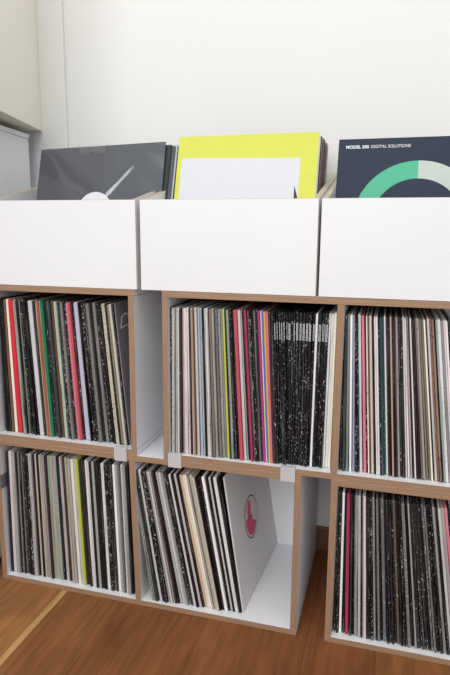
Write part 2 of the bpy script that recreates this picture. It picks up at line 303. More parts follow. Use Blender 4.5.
RECS = [
  ('UL', -0.4099, 0.019, 0.007, 0.0019, 1, 'K', 'black record sleeve, first from the left end of the upper left compartment'),
  ('UL', -0.4099, 0.02, 0.0068, -0.003, 0, 'K', 'black record sleeve, second from the left end of the upper left compartment'),
  ('UL', -0.4013, 0.0205, 0.0058, -0.008, 0, 'BR', 'brown record sleeve, second to the left of the red one, upper left compartment'),
  ('UL', -0.3939, 0.0217, 0.007, -0.0134, 0, 'C', 'cream record sleeve, first to the left of the red one, upper left compartment'),
  ('UL', -0.385, 0.0201, 0.012, -0.0204, 0, 'R', 'red record sleeve, the only red one in the upper left compartment'),
  ('UL', -0.3705, 0.0216, 0.0035, -0.0254, 0, 'LV', 'lavender record sleeve, first to the right of the red one, upper left compartment'),
  ('UL', -0.3662, 0.0145, 0.006, -0.0279, 0, 'GG', 'grey green record sleeve, second to the right of the red one, upper left compartment'),
  ('UL', -0.3591, 0.0181, 0.0023, -0.0301, 0, 'K', 'black record sleeve, third to the right of the red one, upper left compartment'),
  ('UL', -0.3563, 0.0219, 0.0047, -0.032, 0, 'GG', 'grey green record sleeve, fourth to the right of the red one, upper left compartment'),
  ('UL', -0.3506, 0.0196, 0.0053, -0.0347, 0, 'KS', 'black speckled record sleeve, fourth to the left of the white one, upper left compartment'),
  ('UL', -0.3443, 0.0216, 0.0053, -0.0375, 0, 'KS', 'black speckled record sleeve, third to the left of the white one, upper left compartment'),
  ('UL', -0.338, 0.0154, 0.0059, -0.0405, 0, 'K', 'black record sleeve, second to the left of the white one, upper left compartment'),
  ('UL', -0.3309, 0.0182, 0.0059, -0.0437, 0, 'K', 'black record sleeve, first to the left of the white one, upper left compartment'),
  ('UL', -0.3239, 0.0165, 0.01, -0.0459, 0, 'W', 'white record sleeve, the only white one in the upper left compartment'),
  ('UL', -0.3134, 0.0189, 0.006, -0.0457, 0, 'DK', 'greenish black record sleeve, first to the right of the white one, upper left compartment'),
  ('UL', -0.3072, 0.0192, 0.0035, -0.0445, 0, 'C', 'cream record sleeve, first to the left of the rusty orange one, upper left compartment'),
  ('UL', -0.3035, 0.0148, 0.006, -0.0433, 0, 'OR', 'rusty orange record sleeve, the only rusty orange one in the upper left compartment'),
  ('UL', -0.2973, 0.0164, 0.0028, -0.0421, 0, 'T', 'tan record sleeve, the only tan one in the upper left compartment'),
  ('UL', -0.2944, 0.0169, 0.0068, -0.0423, 0, 'GR', 'green record sleeve, the only green one in the upper left compartment'),
  ('UL', -0.2871, 0.0221, 0.006, -0.0435, 0, 'DG', 'dark grey record sleeve, first to the right of the green one, upper left compartment'),
  ('UL', -0.2805, 0.0209, 0.0035, -0.0445, 0, 'M', 'dark maroon record sleeve, the only dark maroon one in the upper left compartment'),
  ('UL', -0.2765, 0.0161, 0.0072, -0.0457, 0, 'DS', 'dark slate record sleeve, first to the right of the dark maroon one, upper left compartment'),
  ('UL', -0.2687, 0.0212, 0.0097, -0.0475, 0, 'BR', 'brown record sleeve, first to the left of the pale green one, upper left compartment'),
  ('UL', -0.2582, 0.016, 0.0072, -0.0492, 0, 'PG', 'pale green record sleeve, the only pale green one in the upper left compartment'),
  ('UL', -0.2504, 0.0199, 0.0041, -0.0504, 0, 'KS', 'black speckled record sleeve, first to the right of the pale green one, upper left compartment'),
  ('UL', -0.2459, 0.016, 0.0041, -0.0513, 0, 'KS', 'black speckled record sleeve, second to the right of the pale green one, upper left compartment'),
  ('UL', -0.2413, 0.015, 0.0059, -0.0524, 0, 'GS', 'grey speckled record sleeve, second to the left of the pink one, upper left compartment'),
  ('UL', -0.2349, 0.022, 0.0071, -0.0538, 0, 'KS', 'black speckled record sleeve, first to the left of the pink one, upper left compartment'),
  ('UL', -0.2271, 0.0168, 0.0059, -0.0551, 0, 'P', 'pink record sleeve, the only pink one in the upper left compartment'),
  ('UL', -0.2207, 0.0169, 0.0046, -0.0564, 0, 'PR', 'pinkish red record sleeve, the only pinkish red one in the upper left compartment'),
  ('UL', -0.2155, 0.023, 0.0057, -0.0583, 0, 'KT', 'black white-flecked record sleeve, first to the right of the pinkish red one, upper left compartment'),
  ('UL', -0.2089, 0.0222, 0.0116, -0.0616, 0, 'LV', 'lavender record sleeve, second to the right of the pinkish red one, upper left compartment'),
  ('UL', -0.1958, 0.0176, 0.0033, -0.0645, 0, 'K', 'black record sleeve, third to the right of the pinkish red one, upper left compartment'),
  ('UL', -0.1919, 0.023, 0.0033, -0.0658, 0, 'K', 'black record sleeve, fourth to the right of the pinkish red one, upper left compartment'),
  ('UL', -0.188, 0.0196, 0.0057, -0.0675, 0, 'KS', 'black speckled record sleeve, fifth to the right of the pinkish red one, upper left compartment'),
  ('UL', -0.1815, 0.0208, 0.0068, -0.07, 0, 'KS', 'black speckled record sleeve, sixth to the right of the pinkish red one, upper left compartment'),
  ('UL', -0.1737, 0.0171, 0.0068, -0.0726, 0, 'GS', 'grey speckled record sleeve, sixth to the left of the cream speckled one, upper left compartment'),
  ('UL', -0.1659, 0.023, 0.0068, -0.0752, 0, 'K', 'black record sleeve, fifth to the left of the cream speckled one, upper left compartment'),
  ('UL', -0.1581, 0.021, 0.0067, -0.0778, 0, 'GS', 'grey speckled record sleeve, fourth to the left of the cream speckled one, upper left compartment'),
  ('UL', -0.1504, 0.0233, 0.0067, -0.0804, 0, 'KS', 'black speckled record sleeve, third to the left of the cream speckled one, upper left compartment'),
  ('UL', -0.1427, 0.0227, 0.0044, -0.0826, 0, 'K', 'black record sleeve, second to the left of the cream speckled one, upper left compartment'),
  ('UL', -0.1376, 0.018, 0.0044, -0.0843, 0, 'K', 'black record sleeve, first to the left of the cream speckled one, upper left compartment'),
  ('UL', -0.1325, 0.0186, 0.0078, -0.0867, 0, 'CS', 'cream speckled record sleeve, the only cream speckled one in the upper left compartment'),
  ('UL', -0.1235, 0.017, 0.0044, -0.0891, 0, 'K', 'black record sleeve, first to the right of the cream speckled one, upper left compartment'),
  ('UL', -0.1184, 0.0169, 0.0055, -0.0911, 0, 'OL', 'olive record sleeve, the only olive one in the upper left compartment'),
  ('UL', -0.112, 0.0163, 0.0057, -0.0935, 0, 'C', 'cream record sleeve, first to the right of the olive one, upper left compartment'),
  ('UL', -0.1054, 0.0182, 0.0023, -0.0949, 0, 'DG', 'dark grey record sleeve, second to the right of the olive one, upper left compartment'),
  ('UM', 0.0029, 0.0109, 0.0057, 0.01, 1, 'KS', 'black speckled record sleeve, first from the left end of the upper middle compartment'),
  ('UM', 0.0091, 0.0062, 0.0057, 0.0091, 1, 'G', 'mid grey record sleeve, second from the left end of the upper middle compartment'),
  ('UM', 0.0144, 0.0116, 0.0042, 0.0069, 1, 'LG', 'light grey record sleeve, third from the left end of the upper middle compartment'),
  ('UM', 0.0201, 0.009, 0.0044, 0.0033, 1, 'LG', 'light grey record sleeve, second to the left of the mauve one, upper middle compartment'),
  ('UM', 0.02, 0.0089, 0.0057, -0.0009, 0, 'DB', 'dark brown record sleeve, first to the left of the mauve one, upper middle compartment'),
  ('UM', 0.0273, 0.013, 0.0038, -0.0048, 0, 'MV', 'mauve record sleeve, the only mauve one in the upper middle compartment'),
  ('UM', 0.0322, 0.0104, 0.0077, -0.0095, 0, 'LP', 'pale pink record sleeve, first to the right of the mauve one, upper middle compartment'),
  ('UM', 0.0419, 0.0092, 0.0028, -0.0138, 0, 'WS', 'white speckled record sleeve, second to the right of the mauve one, upper middle compartment'),
  ('UM', 0.0456, 0.0106, 0.0027, -0.0161, 0, 'M', 'dark maroon record sleeve, third to the right of the mauve one, upper middle compartment'),
  ('UM', 0.0492, 0.0124, 0.0027, -0.0184, 0, 'LP', 'pale pink record sleeve, fourth to the right of the mauve one, upper middle compartment'),
  ('UM', 0.0528, 0.0073, 0.0037, -0.0212, 0, 'T', 'tan record sleeve, fifth to the right of the mauve one, upper middle compartment'),
  ('UM', 0.0576, 0.0147, 0.0039, -0.0235, 0, 'T', 'tan record sleeve, sixth to the right of the mauve one, upper middle compartment'),
  ('UM', 0.0622, 0.0071, 0.0039, -0.025, 0, 'W', 'white record sleeve, seventh to the right of the mauve one, upper middle compartment'),
  ('UM', 0.0668, 0.013, 0.005, -0.0268, 0, 'LB', 'pale blue record sleeve, eighth to the right of the mauve one, upper middle compartment'),
  ('UM', 0.0725, 0.0138, 0.0049, -0.0287, 0, 'LB', 'pale blue record sleeve, ninth to the right of the mauve one, upper middle compartment'),
  ('UM', 0.0782, 0.0073, 0.0029, -0.0302, 0, 'K', 'black record sleeve, tenth to the right of the mauve one, upper middle compartment'),
  ('UM', 0.0816, 0.0135, 0.0039, -0.0315, 0, 'LG', 'light grey record sleeve, tenth to the left of the yellow green one, upper middle compartment'),
  ('UM', 0.0862, 0.0102, 0.0039, -0.0331, 0, 'LG', 'light grey record sleeve, ninth to the left of the yellow green one, upper middle compartment'),
  ('UM', 0.0907, 0.012, 0.0018, -0.0342, 0, 'W', 'white record sleeve, eighth to the left of the yellow green one, upper middle compartment'),
  ('UM', 0.093, 0.0074, 0.0018, -0.035, 0, 'K', 'black record sleeve, seventh to the left of the yellow green one, upper middle compartment'),
  ('UM', 0.0952, 0.0078, 0.0049, -0.0363, 0, 'GB', 'grey brown record sleeve, sixth to the left of the yellow green one, upper middle compartment'),
  ('UM', 0.1009, 0.0089, 0.0049, -0.0382, 0, 'G', 'mid grey record sleeve, fifth to the left of the yellow green one, upper middle compartment'),
  ('UM', 0.1065, 0.0152, 0.0034, -0.0398, 0, 'GS', 'grey speckled record sleeve, fourth to the left of the yellow green one, upper middle compartment'),
  ('UM', 0.1105, 0.0092, 0.0033, -0.0411, 0, 'GS', 'grey speckled record sleeve, third to the left of the yellow green one, upper middle compartment'),
  ('UM', 0.1144, 0.0137, 0.0044, -0.0426, 0, 'G', 'mid grey record sleeve, second to the left of the yellow green one, upper middle compartment'),
  ('UM', 0.1194, 0.0152, 0.0043, -0.0443, 0, 'G', 'mid grey record sleeve, first to the left of the yellow green one, upper middle compartment'),
  ('UM', 0.1245, 0.0154, 0.0048, -0.0461, 0, 'YG', 'yellow green record sleeve, the only yellow green one in the upper middle compartment'),
  ('UM', 0.1301, 0.0107, 0.0038, -0.0479, 0, 'K', 'black record sleeve, first to the right of the yellow green one, upper middle compartment'),
  ('UM', 0.1346, 0.0108, 0.0048, -0.05, 0, 'GG', 'grey green record sleeve, the only grey green one in the upper middle compartment'),
  ('UM', 0.1402, 0.0123, 0.0057, -0.0525, 0, 'KT', 'black white-flecked record sleeve, first to the right of the grey green one, upper middle compartment'),
  ('UM', 0.1469, 0.0146, 0.0047, -0.055, 0, 'K', 'black record sleeve, first to the left of the pinkish red one, upper middle compartment'),
  ('UM', 0.1524, 0.0095, 0.0067, -0.0577, 0, 'PR', 'pinkish red record sleeve, the only pinkish red one in the upper middle compartment'),
  ('UM', 0.1602, 0.0149, 0.0057, -0.0606, 0, 'LG', 'light grey record sleeve, first to the right of the pinkish red one, upper middle compartment'),
  ('UM', 0.1669, 0.0155, 0.0027, -0.0626, 0, 'G', 'mid grey record sleeve, second to the right of the pinkish red one, upper middle compartment'),
  ('UM', 0.1702, 0.0162, 0.0048, -0.0641, 0, 'K', 'black record sleeve, first to the left of the crimson one, upper middle compartment'),
  ('UM', 0.1756, 0.0098, 0.0049, -0.0645, 0, 'CR', 'crimson record sleeve, the only crimson one in the upper middle compartment'),
  ('UM', 0.1806, 0.0173, 0.0038, -0.0637, 0, 'GS', 'grey speckled record sleeve, first to the right of the crimson one, upper middle compartment'),
  ('UM', 0.1846, 0.0106, 0.0038, -0.063, 0, 'KS', 'black speckled record sleeve, second to the right of the crimson one, upper middle compartment'),
  ('UM', 0.1886, 0.0128, 0.0038, -0.0623, 0, 'KT', 'black white-flecked record sleeve, third to the right of the crimson one, upper middle compartment'),
  ('UM', 0.1926, 0.0151, 0.0038, -0.0616, 0, 'GS', 'grey speckled record sleeve, second to the left of the magenta one, upper middle compartment'),
  ('UM', 0.1966, 0.0177, 0.0048, -0.0608, 0, 'M', 'dark maroon record sleeve, first to the left of the magenta one, upper middle compartment'),
  ('UM', 0.2015, 0.0133, 0.0038, -0.06, 0, 'MG', 'magenta record sleeve, the only magenta one in the upper middle compartment'),
  ('UM', 0.2055, 0.0182, 0.0028, -0.0593, 0, 'W', 'white record sleeve, first to the right of the magenta one, upper middle compartment'),
  ('UM', 0.2085, 0.0153, 0.0038, -0.0587, 0, 'BL', 'blue record sleeve, the only blue one in the upper middle compartment'),
  ('UM', 0.2124, 0.0136, 0.0038, -0.058, 0, 'OY', 'orange yellow record sleeve, the only orange yellow one in the upper middle compartment'),
  ('UM', 0.2164, 0.0138, 0.0047, -0.057, 0, 'P', 'pink record sleeve, the only pink one in the upper middle compartment'),
  ('UM', 0.2212, 0.0129, 0.0043, -0.0545, 0, 'M', 'dark maroon record sleeve, first to the right of the pink one, upper middle compartment'),
  ('UM', 0.2256, 0.0123, 0.0043, -0.0509, 0, 'DG', 'dark grey record sleeve, second to the right of the pink one, upper middle compartment'),
  ('UM', 0.2301, 0.0131, 0.0029, -0.0479, 0, 'KT', 'black white-flecked record sleeve, third to the right of the pink one, upper middle compartment'),
  ('UM', 0.2332, 0.0176, 0.0029, -0.0454, 0, 'KT', 'black white-flecked record sleeve, fourth to the right of the pink one, upper middle compartment'),
  ('UM', 0.2363, 0.0202, 0.0043, -0.0423, 0, 'KT', 'black white-flecked record sleeve, fifth to the right of the pink one, upper middle compartment'),
  ('UM', 0.2407, 0.0137, 0.0042, -0.0388, 0, 'KT', 'black white-flecked record sleeve, sixth to the right of the pink one, upper middle compartment'),
  ('UM', 0.2451, 0.013, 0.0033, -0.0356, 0, 'KT', 'black white-flecked record sleeve, seventh to the right of the pink one, upper middle compartment'),
  ('UM', 0.2486, 0.0207, 0.0033, -0.0328, 0, 'KT', 'black white-flecked record sleeve, eighth to the right of the pink one, upper middle compartment'),
  ('UM', 0.2521, 0.0172, 0.0051, -0.0292, 0, 'KT', 'black white-flecked record sleeve, ninth to the right of the pink one, upper middle compartment'),
  ('UM', 0.2574, 0.0165, 0.0033, -0.0257, 0, 'DG', 'dark grey record sleeve, tenth to the right of the pink one, upper middle compartment'),
  ('UM', 0.2609, 0.0153, 0.0033, -0.0228, 0, 'KT', 'black white-flecked record sleeve, eleventh to the right of the pink one, upper middle compartment'),
  ('UM', 0.2643, 0.0183, 0.005, -0.0192, 0, 'KT', 'black white-flecked record sleeve, twelfth to the right of the pink one, upper middle compartment'),
  ('UM', 0.2695, 0.0204, 0.005, -0.0148, 0, 'KT', 'black white-flecked record sleeve, eleventh to the left of the cream one, upper middle compartment'),
  ('UM', 0.2747, 0.0177, 0.005, -0.0105, 0, 'KT', 'black white-flecked record sleeve, tenth to the left of the cream one, upper middle compartment'),
  ('UM', 0.2799, 0.0176, 0.005, -0.0062, 0, 'KT', 'black white-flecked record sleeve, ninth to the left of the cream one, upper middle compartment'),
  ('UM', 0.285, 0.0148, 0.005, -0.002, 0, 'KT', 'black white-flecked record sleeve, eighth to the left of the cream one, upper middle compartment'),
  ('UM', 0.2953, 0.0219, 0.0049, 0.0023, 1, 'KT', 'black white-flecked record sleeve, seventh to the left of the cream one, upper middle compartment'),
  ('UM', 0.2997, 0.015, 0.0042, 0.0057, 1, 'W', 'white record sleeve, sixth to the left of the cream one, upper middle compartment'),
  ('UM', 0.3067, 0.0188, 0.0065, 0.0065, 1, 'KT', 'black white-flecked record sleeve, fifth to the left of the cream one, upper middle compartment'),
  ('UM', 0.3136, 0.0218, 0.0064, 0.0054, 1, 'KT', 'black white-flecked record sleeve, fourth to the left of the cream one, upper middle compartment'),
  ('UM', 0.3202, 0.0163, 0.006, 0.0043, 1, 'KT', 'black white-flecked record sleeve, third to the left of the cream one, upper middle compartment'),
  ('UM', 0.3245, 0.0213, 0.004, 0.0035, 1, 'W', 'white record sleeve, second to the left of the cream one, upper middle compartment'),
  ('UM', 0.3305, 0.0232, 0.0055, 0.0027, 1, 'LG', 'light grey record sleeve, first to the left of the cream one, upper middle compartment'),
  ('UM', 0.3356, 0.0208, 0.0047, 0.0018, 1, 'C', 'cream record sleeve, the only cream one in the upper middle compartment'),
  ('UR', 0.3547, 0.0203, 0.0037, -0.0196, 0, 'DG', 'dark grey record sleeve, first from the left end of the upper right compartment'),
  ('UR', 0.36, 0.0149, 0.0046, -0.0252, 0, 'DS', 'dark slate record sleeve, first to the left of the grey green one, upper right compartment'),
  ('UR', 0.3667, 0.0175, 0.0046, -0.0317, 0, 'GG', 'grey green record sleeve, the only grey green one in the upper right compartment'),
  ('UR', 0.3735, 0.0152, 0.0041, -0.038, 0, 'W', 'white record sleeve, first to the right of the grey green one, upper right compartment'),
  ('UR', 0.3795, 0.0208, 0.0042, -0.044, 0, 'LV', 'lavender record sleeve, the only lavender one in the upper right compartment'),
  ('UR', 0.3858, 0.0164, 0.0026, -0.0489, 0, 'KS', 'black speckled record sleeve, first to the right of the lavender one, upper right compartment'),
  ('UR', 0.3897, 0.0176, 0.0026, -0.0528, 0, 'KS', 'black speckled record sleeve, second to the right of the lavender one, upper right compartment'),
  ('UR', 0.3936, 0.022, 0.0053, -0.0585, 0, 'LG', 'light grey record sleeve, first to the left of the pink one, upper right compartment'),
  ('UR', 0.4015, 0.0208, 0.0051, -0.0633, 0, 'P', 'pink record sleeve, the only pink one in the upper right compartment'),
  ('UR', 0.4074, 0.0218, 0.0025, -0.0646, 0, 'KS', 'black speckled record sleeve, first to the right of the pink one, upper right compartment'),
  ('UR', 0.4103, 0.0176, 0.0025, -0.0651, 0, 'LP', 'pale pink record sleeve, first to the left of the brown one, upper right compartment'),
  ('UR', 0.4132, 0.0179, 0.0025, -0.0657, 0, 'BR', 'brown record sleeve, the only brown one in the upper right compartment'),
  ('UR', 0.4161, 0.0198, 0.0052, -0.0665, 0, 'C', 'cream record sleeve, first to the right of the brown one, upper right compartment'),
  ('UR', 0.4219, 0.0178, 0.0034, -0.0675, 0, 'K', 'black record sleeve, second to the right of the brown one, upper right compartment'),
  ('UR', 0.4257, 0.0163, 0.0034, -0.0682, 0, 'LP', 'pale pink record sleeve, third to the right of the brown one, upper right compartment'),
  ('UR', 0.4295, 0.0172, 0.0034, -0.0689, 0, 'W', 'white record sleeve, fourth to the right of the brown one, upper right compartment'),
  ('UR', 0.4333, 0.0152, 0.0025, -0.0696, 0, 'KS', 'black speckled record sleeve, fifth to the right of the brown one, upper right compartment'),
  ('UR', 0.4362, 0.017, 0.0043, -0.0703, 0, 'DT', 'dark teal record sleeve, fifth to the left of the tan one, upper right compartment'),
  ('UR', 0.441, 0.0219, 0.0034, -0.0712, 0, 'DT', 'dark teal record sleeve, fourth to the left of the tan one, upper right compartment'),
  ('UR', 0.4448, 0.0217, 0.0034, -0.0719, 0, 'W', 'white record sleeve, third to the left of the tan one, upper right compartment'),
  ('UR', 0.4486, 0.019, 0.0034, -0.0726, 0, 'M', 'dark maroon record sleeve, second to the left of the tan one, upper right compartment'),
  ('UR', 0.4524, 0.018, 0.0034, -0.0734, 0, 'K', 'black record sleeve, first to the left of the tan one, upper right compartment'),
  ('UR', 0.4561, 0.0167, 0.0033, -0.0741, 0, 'T', 'tan record sleeve, the only tan one in the upper right compartment'),
  ('UR', 0.4599, 0.0147, 0.0033, -0.0748, 0, 'K', 'black record sleeve, first to the right of the tan one, upper right compartment'),
  ('UR', 0.4637, 0.0162, 0.0025, -0.0755, 0, 'DB', 'dark brown record sleeve, second to the right of the tan one, upper right compartment'),
  ('UR', 0.4665, 0.0203, 0.0042, -0.0762, 0, 'MV', 'mauve record sleeve, third to the right of the tan one, upper right compartment'),
  ('UR', 0.4712, 0.0209, 0.0042, -0.0771, 0, 'DG', 'dark grey record sleeve, fourth to the right of the tan one, upper right compartment'),
  ('UR', 0.4759, 0.0169, 0.0039, -0.0793, 0, 'DG', 'dark grey record sleeve, fifth to the right of the tan one, upper right compartment'),
  ('UR', 0.481, 0.0203, 0.003, -0.0826, 0, 'W', 'white record sleeve, sixth to the right of the tan one, upper right compartment'),
  ('UR', 0.4852, 0.0202, 0.0034, -0.086, 0, 'LP', 'pale pink record sleeve, seventh to the right of the tan one, upper right compartment'),
  ('UR', 0.4899, 0.0196, 0.0033, -0.0897, 0, 'MV', 'mauve record sleeve, eighth to the right of the tan one, upper right compartment'),
  ('UR', 0.4945, 0.0193, 0.0022, -0.0926, 0, 'DK', 'greenish black record sleeve, ninth to the right of the tan one, upper right compartment'),
  ('UR', 0.4976, 0.0201, 0.003, -0.0954, 0, 'W', 'white record sleeve, tenth to the right of the tan one, upper right compartment'),
  ('UR', 0.5018, 0.0169, 0.003, -0.0986, 0, 'M', 'dark maroon record sleeve, eleventh to the right of the tan one, upper right compartment'),
  ('UR', 0.5059, 0.0196, 0.0029, -0.1018, 0, 'M', 'dark maroon record sleeve, eleventh to the left of the pale teal one, upper right compartment'),
  ('UR', 0.51, 0.0162, 0.0022, -0.1046, 0, 'OL', 'olive record sleeve, tenth to the left of the pale teal one, upper right compartment'),
  ('UR', 0.5131, 0.0179, 0.0045, -0.1082, 0, 'MV', 'mauve record sleeve, ninth to the left of the pale teal one, upper right compartment'),
  ('UR', 0.5193, 0.0202, 0.0034, -0.1119, 0, 'OL', 'olive record sleeve, eighth to the left of the pale teal one, upper right compartment'),
  ('UR', 0.5238, 0.0195, 0.0036, -0.1137, 0, 'OL', 'olive record sleeve, seventh to the left of the pale teal one, upper right compartment'),
  ('UR', 0.5279, 0.0164, 0.0032, -0.1146, 0, 'C', 'cream record sleeve, sixth to the left of the pale teal one, upper right compartment'),
  ('UR', 0.5316, 0.0216, 0.0024, -0.1154, 0, 'M', 'dark maroon record sleeve, fifth to the left of the pale teal one, upper right compartment'),
  ('UR', 0.5344, 0.0192, 0.0041, -0.1162, 0, 'LG', 'light grey record sleeve, fourth to the left of the pale teal one, upper right compartment'),
  ('UR', 0.539, 0.0186, 0.0036, -0.1172, 0, 'BS', 'mottled brownish record sleeve, third to the left of the pale teal one, upper right compartment'),
  ('UR', 0.5431, 0.0141, 0.0036, -0.1181, 0, 'BS', 'mottled brownish record sleeve, second to the left of the pale teal one, upper right compartment'),
  ('UR', 0.5472, 0.0184, 0.0023, -0.1189, 0, 'K', 'black record sleeve, first to the left of the pale teal one, upper right compartment'),
  ('UR', 0.55, 0.016, 0.0032, -0.1197, 0, 'LT', 'pale teal record sleeve, the only pale teal one in the upper right compartment'),
  ('UR', 0.5536, 0.0194, 0.0057, -0.1208, 0, 'LG', 'light grey record sleeve, first to the right of the pale teal one, upper right compartment'),
  ('UR', 0.56, 0.0177, 0.004, -0.1221, 0, 'MV', 'mauve record sleeve, second to the right of the pale teal one, upper right compartment'),
  ('UR', 0.5646, 0.0205, 0.0032, -0.123, 0, 'W', 'white record sleeve, third to the right of the pale teal one, upper right compartment'),
  ('UR', 0.5682, 0.0192, 0.004, -0.1238, 0, 'LP', 'pale pink record sleeve, fourth to the right of the pale teal one, upper right compartment'),
  ('UR', 0.5727, 0.0204, 0.004, -0.1245, 0, 'K', 'black record sleeve, fifth to the right of the pale teal one, upper right compartment'),
  ('UR', 0.5771, 0.0168, 0.0049, -0.1252, 0, 'G', 'mid grey record sleeve, sixth to the right of the pale teal one, upper right compartment'),
  ('LL', -0.4165, 0.0132, 0.0065, 0.016, 1, 'NV', 'dark navy record sleeve, the only dark navy one in the lower left compartment'),
  ('LL', -0.4079, 0.0142, 0.0078, 0.0136, 1, 'LP', 'pale pink record sleeve, the only pale pink one in the lower left compartment'),
  ('LL', -0.4023, 0.0153, 0.0051, 0.0114, 1, 'G', 'mid grey record sleeve, first to the right of the pale pink one, lower left compartment'),
  ('LL', -0.3967, 0.0117, 0.0051, 0.0097, 1, 'G', 'mid grey record sleeve, second to the right of the pale pink one, lower left compartment'),
  ('LL', -0.3924, 0.0158, 0.0038, 0.0081, 1, 'K', 'black record sleeve, third to the right of the pale pink one, lower left compartment'),
  ('LL', -0.3867, 0.0162, 0.0051, 0.0066, 1, 'GS', 'grey speckled record sleeve, fourth to the right of the pale pink one, lower left compartment'),
  ('LL', -0.3825, 0.015, 0.0038, 0.0051, 1, 'K', 'black record sleeve, fifth to the right of the pale pink one, lower left compartment'),
  ('LL', -0.3783, 0.0175, 0.0038, 0.0038, 1, 'GS', 'grey speckled record sleeve, sixth to the right of the pale pink one, lower left compartment'),
  ('LL', -0.3697, 0.0175, 0.0077, 0.0019, 1, 'KS', 'black speckled record sleeve, seventh to the right of the pale pink one, lower left compartment'),
  ('LL', -0.37, 0.0143, 0.0051, -0.0003, 0, 'K', 'black record sleeve, eighth to the right of the pale pink one, lower left compartment'),
  ('LL', -0.3644, 0.0147, 0.0077, -0.0024, 0, 'KS', 'black speckled record sleeve, ninth to the right of the pale pink one, lower left compartment'),
  ('LL', -0.3559, 0.0121, 0.0077, -0.005, 0, 'LG', 'light grey record sleeve, eighth to the left of the pale green one, lower left compartment'),
  ('LL', -0.3475, 0.0178, 0.005, -0.0071, 0, 'K', 'black record sleeve, seventh to the left of the pale green one, lower left compartment'),
  ('LL', -0.3419, 0.0188, 0.0063, -0.0091, 0, 'B', 'beige record sleeve, sixth to the left of the pale green one, lower left compartment'),
  ('LL', -0.335, 0.0155, 0.005, -0.011, 0, 'K', 'black record sleeve, fifth to the left of the pale green one, lower left compartment'),
  ('LL', -0.3294, 0.0174, 0.0044, -0.0126, 0, 'B', 'beige record sleeve, fourth to the left of the pale green one, lower left compartment'),
  ('LL', -0.3245, 0.0178, 0.0044, -0.0141, 0, 'B', 'beige record sleeve, third to the left of the pale green one, lower left compartment'),
  ('LL', -0.3196, 0.0181, 0.0077, -0.0156, 0, 'MV', 'mauve record sleeve, second to the left of the pale green one, lower left compartment'),
  ('LL', -0.3115, 0.014, 0.0051, -0.0169, 0, 'M', 'dark maroon record sleeve, first to the left of the pale green one, lower left compartment'),
  ('LL', -0.306, 0.0191, 0.009, -0.0184, 0, 'PG', 'pale green record sleeve, the only pale green one in the lower left compartment'),
  ('LL', -0.2966, 0.0179, 0.0044, -0.0198, 0, 'B', 'beige record sleeve, first to the right of the pale green one, lower left compartment'),
  ('LL', -0.2918, 0.0188, 0.0044, -0.0208, 0, 'B', 'beige record sleeve, first to the left of the grey green one, lower left compartment'),
  ('LL', -0.2871, 0.017, 0.0063, -0.0219, 0, 'GG', 'grey green record sleeve, the only grey green one in the lower left compartment'),
  ('LL', -0.2804, 0.0189, 0.0063, -0.0232, 0, 'K', 'black record sleeve, first to the right of the grey green one, lower left compartment'),
  ('LL', -0.2734, 0.0201, 0.0076, -0.0247, 0, 'MV', 'mauve record sleeve, second to the right of the grey green one, lower left compartment'),
  ('LL', -0.265, 0.0188, 0.0063, -0.0261, 0, 'DB', 'dark brown record sleeve, third to the right of the grey green one, lower left compartment'),
  ('LL', -0.2581, 0.0193, 0.0043, -0.0273, 0, 'B', 'beige record sleeve, third to the left of the cream one, lower left compartment'),
  ('LL', -0.2532, 0.0137, 0.0043, -0.0282, 0, 'B', 'beige record sleeve, second to the left of the cream one, lower left compartment'),
  ('LL', -0.2483, 0.0147, 0.0075, -0.0294, 0, 'G', 'mid grey record sleeve, first to the left of the cream one, lower left compartment'),
  ('LL', -0.24, 0.0167, 0.0075, -0.031, 0, 'C', 'cream record sleeve, the only cream one in the lower left compartment'),
  ('LL', -0.2318, 0.0182, 0.0062, -0.0324, 0, 'LG', 'light grey record sleeve, first to the right of the cream one, lower left compartment'),
  ('LL', -0.2249, 0.0146, 0.0063, -0.0331, 0, 'YG', 'yellow green record sleeve, the only yellow green one in the lower left compartment'),
  ('LL', -0.2183, 0.0182, 0.005, -0.033, 0, 'DK', 'greenish black record sleeve, first to the right of the yellow green one, lower left compartment'),
  ('LL', -0.213, 0.0177, 0.005, -0.0328, 0, 'K', 'black record sleeve, second to the right of the yellow green one, lower left compartment'),
  ('LL', -0.2078, 0.0128, 0.0049, -0.0325, 0, 'M', 'dark maroon record sleeve, third to the right of the yellow green one, lower left compartment'),
  ('LL', -0.2026, 0.0162, 0.0057, -0.0323, 0, 'LG', 'light grey record sleeve, fourth to the right of the yellow green one, lower left compartment'),
  ('LL', -0.1966, 0.0141, 0.0054, -0.032, 0, 'LG', 'light grey record sleeve, fifth to the right of the yellow green one, lower left compartment'),
  ('LL', -0.1909, 0.0126, 0.0062, -0.0318, 0, 'K', 'black record sleeve, sixth to the right of the yellow green one, lower left compartment'),
  ('LL', -0.1844, 0.0131, 0.0062, -0.0315, 0, 'G', 'mid grey record sleeve, seventh to the right of the yellow green one, lower left compartment'),
  ('LL', -0.178, 0.0144, 0.0087, -0.0311, 0, 'K', 'black record sleeve, sixth to the left of the white one, lower left compartment'),
  ('LL', -0.169, 0.0131, 0.0074, -0.0308, 0, 'K', 'black record sleeve, fifth to the left of the white one, lower left compartment'),
  ('LL', -0.1613, 0.013, 0.0073, -0.0304, 0, 'LG', 'light grey record sleeve, fourth to the left of the white one, lower left compartment'),
  ('LL', -0.1536, 0.0116, 0.0073, -0.0301, 0, 'KS', 'black speckled record sleeve, third to the left of the white one, lower left compartment'),
  ('LL', -0.146, 0.0149, 0.006, -0.0297, 0, 'KS', 'black speckled record sleeve, second to the left of the white one, lower left compartment'),
  ('LL', -0.1397, 0.014, 0.0048, -0.0293, 0, 'DG', 'dark grey record sleeve, first to the left of the white one, lower left compartment'),
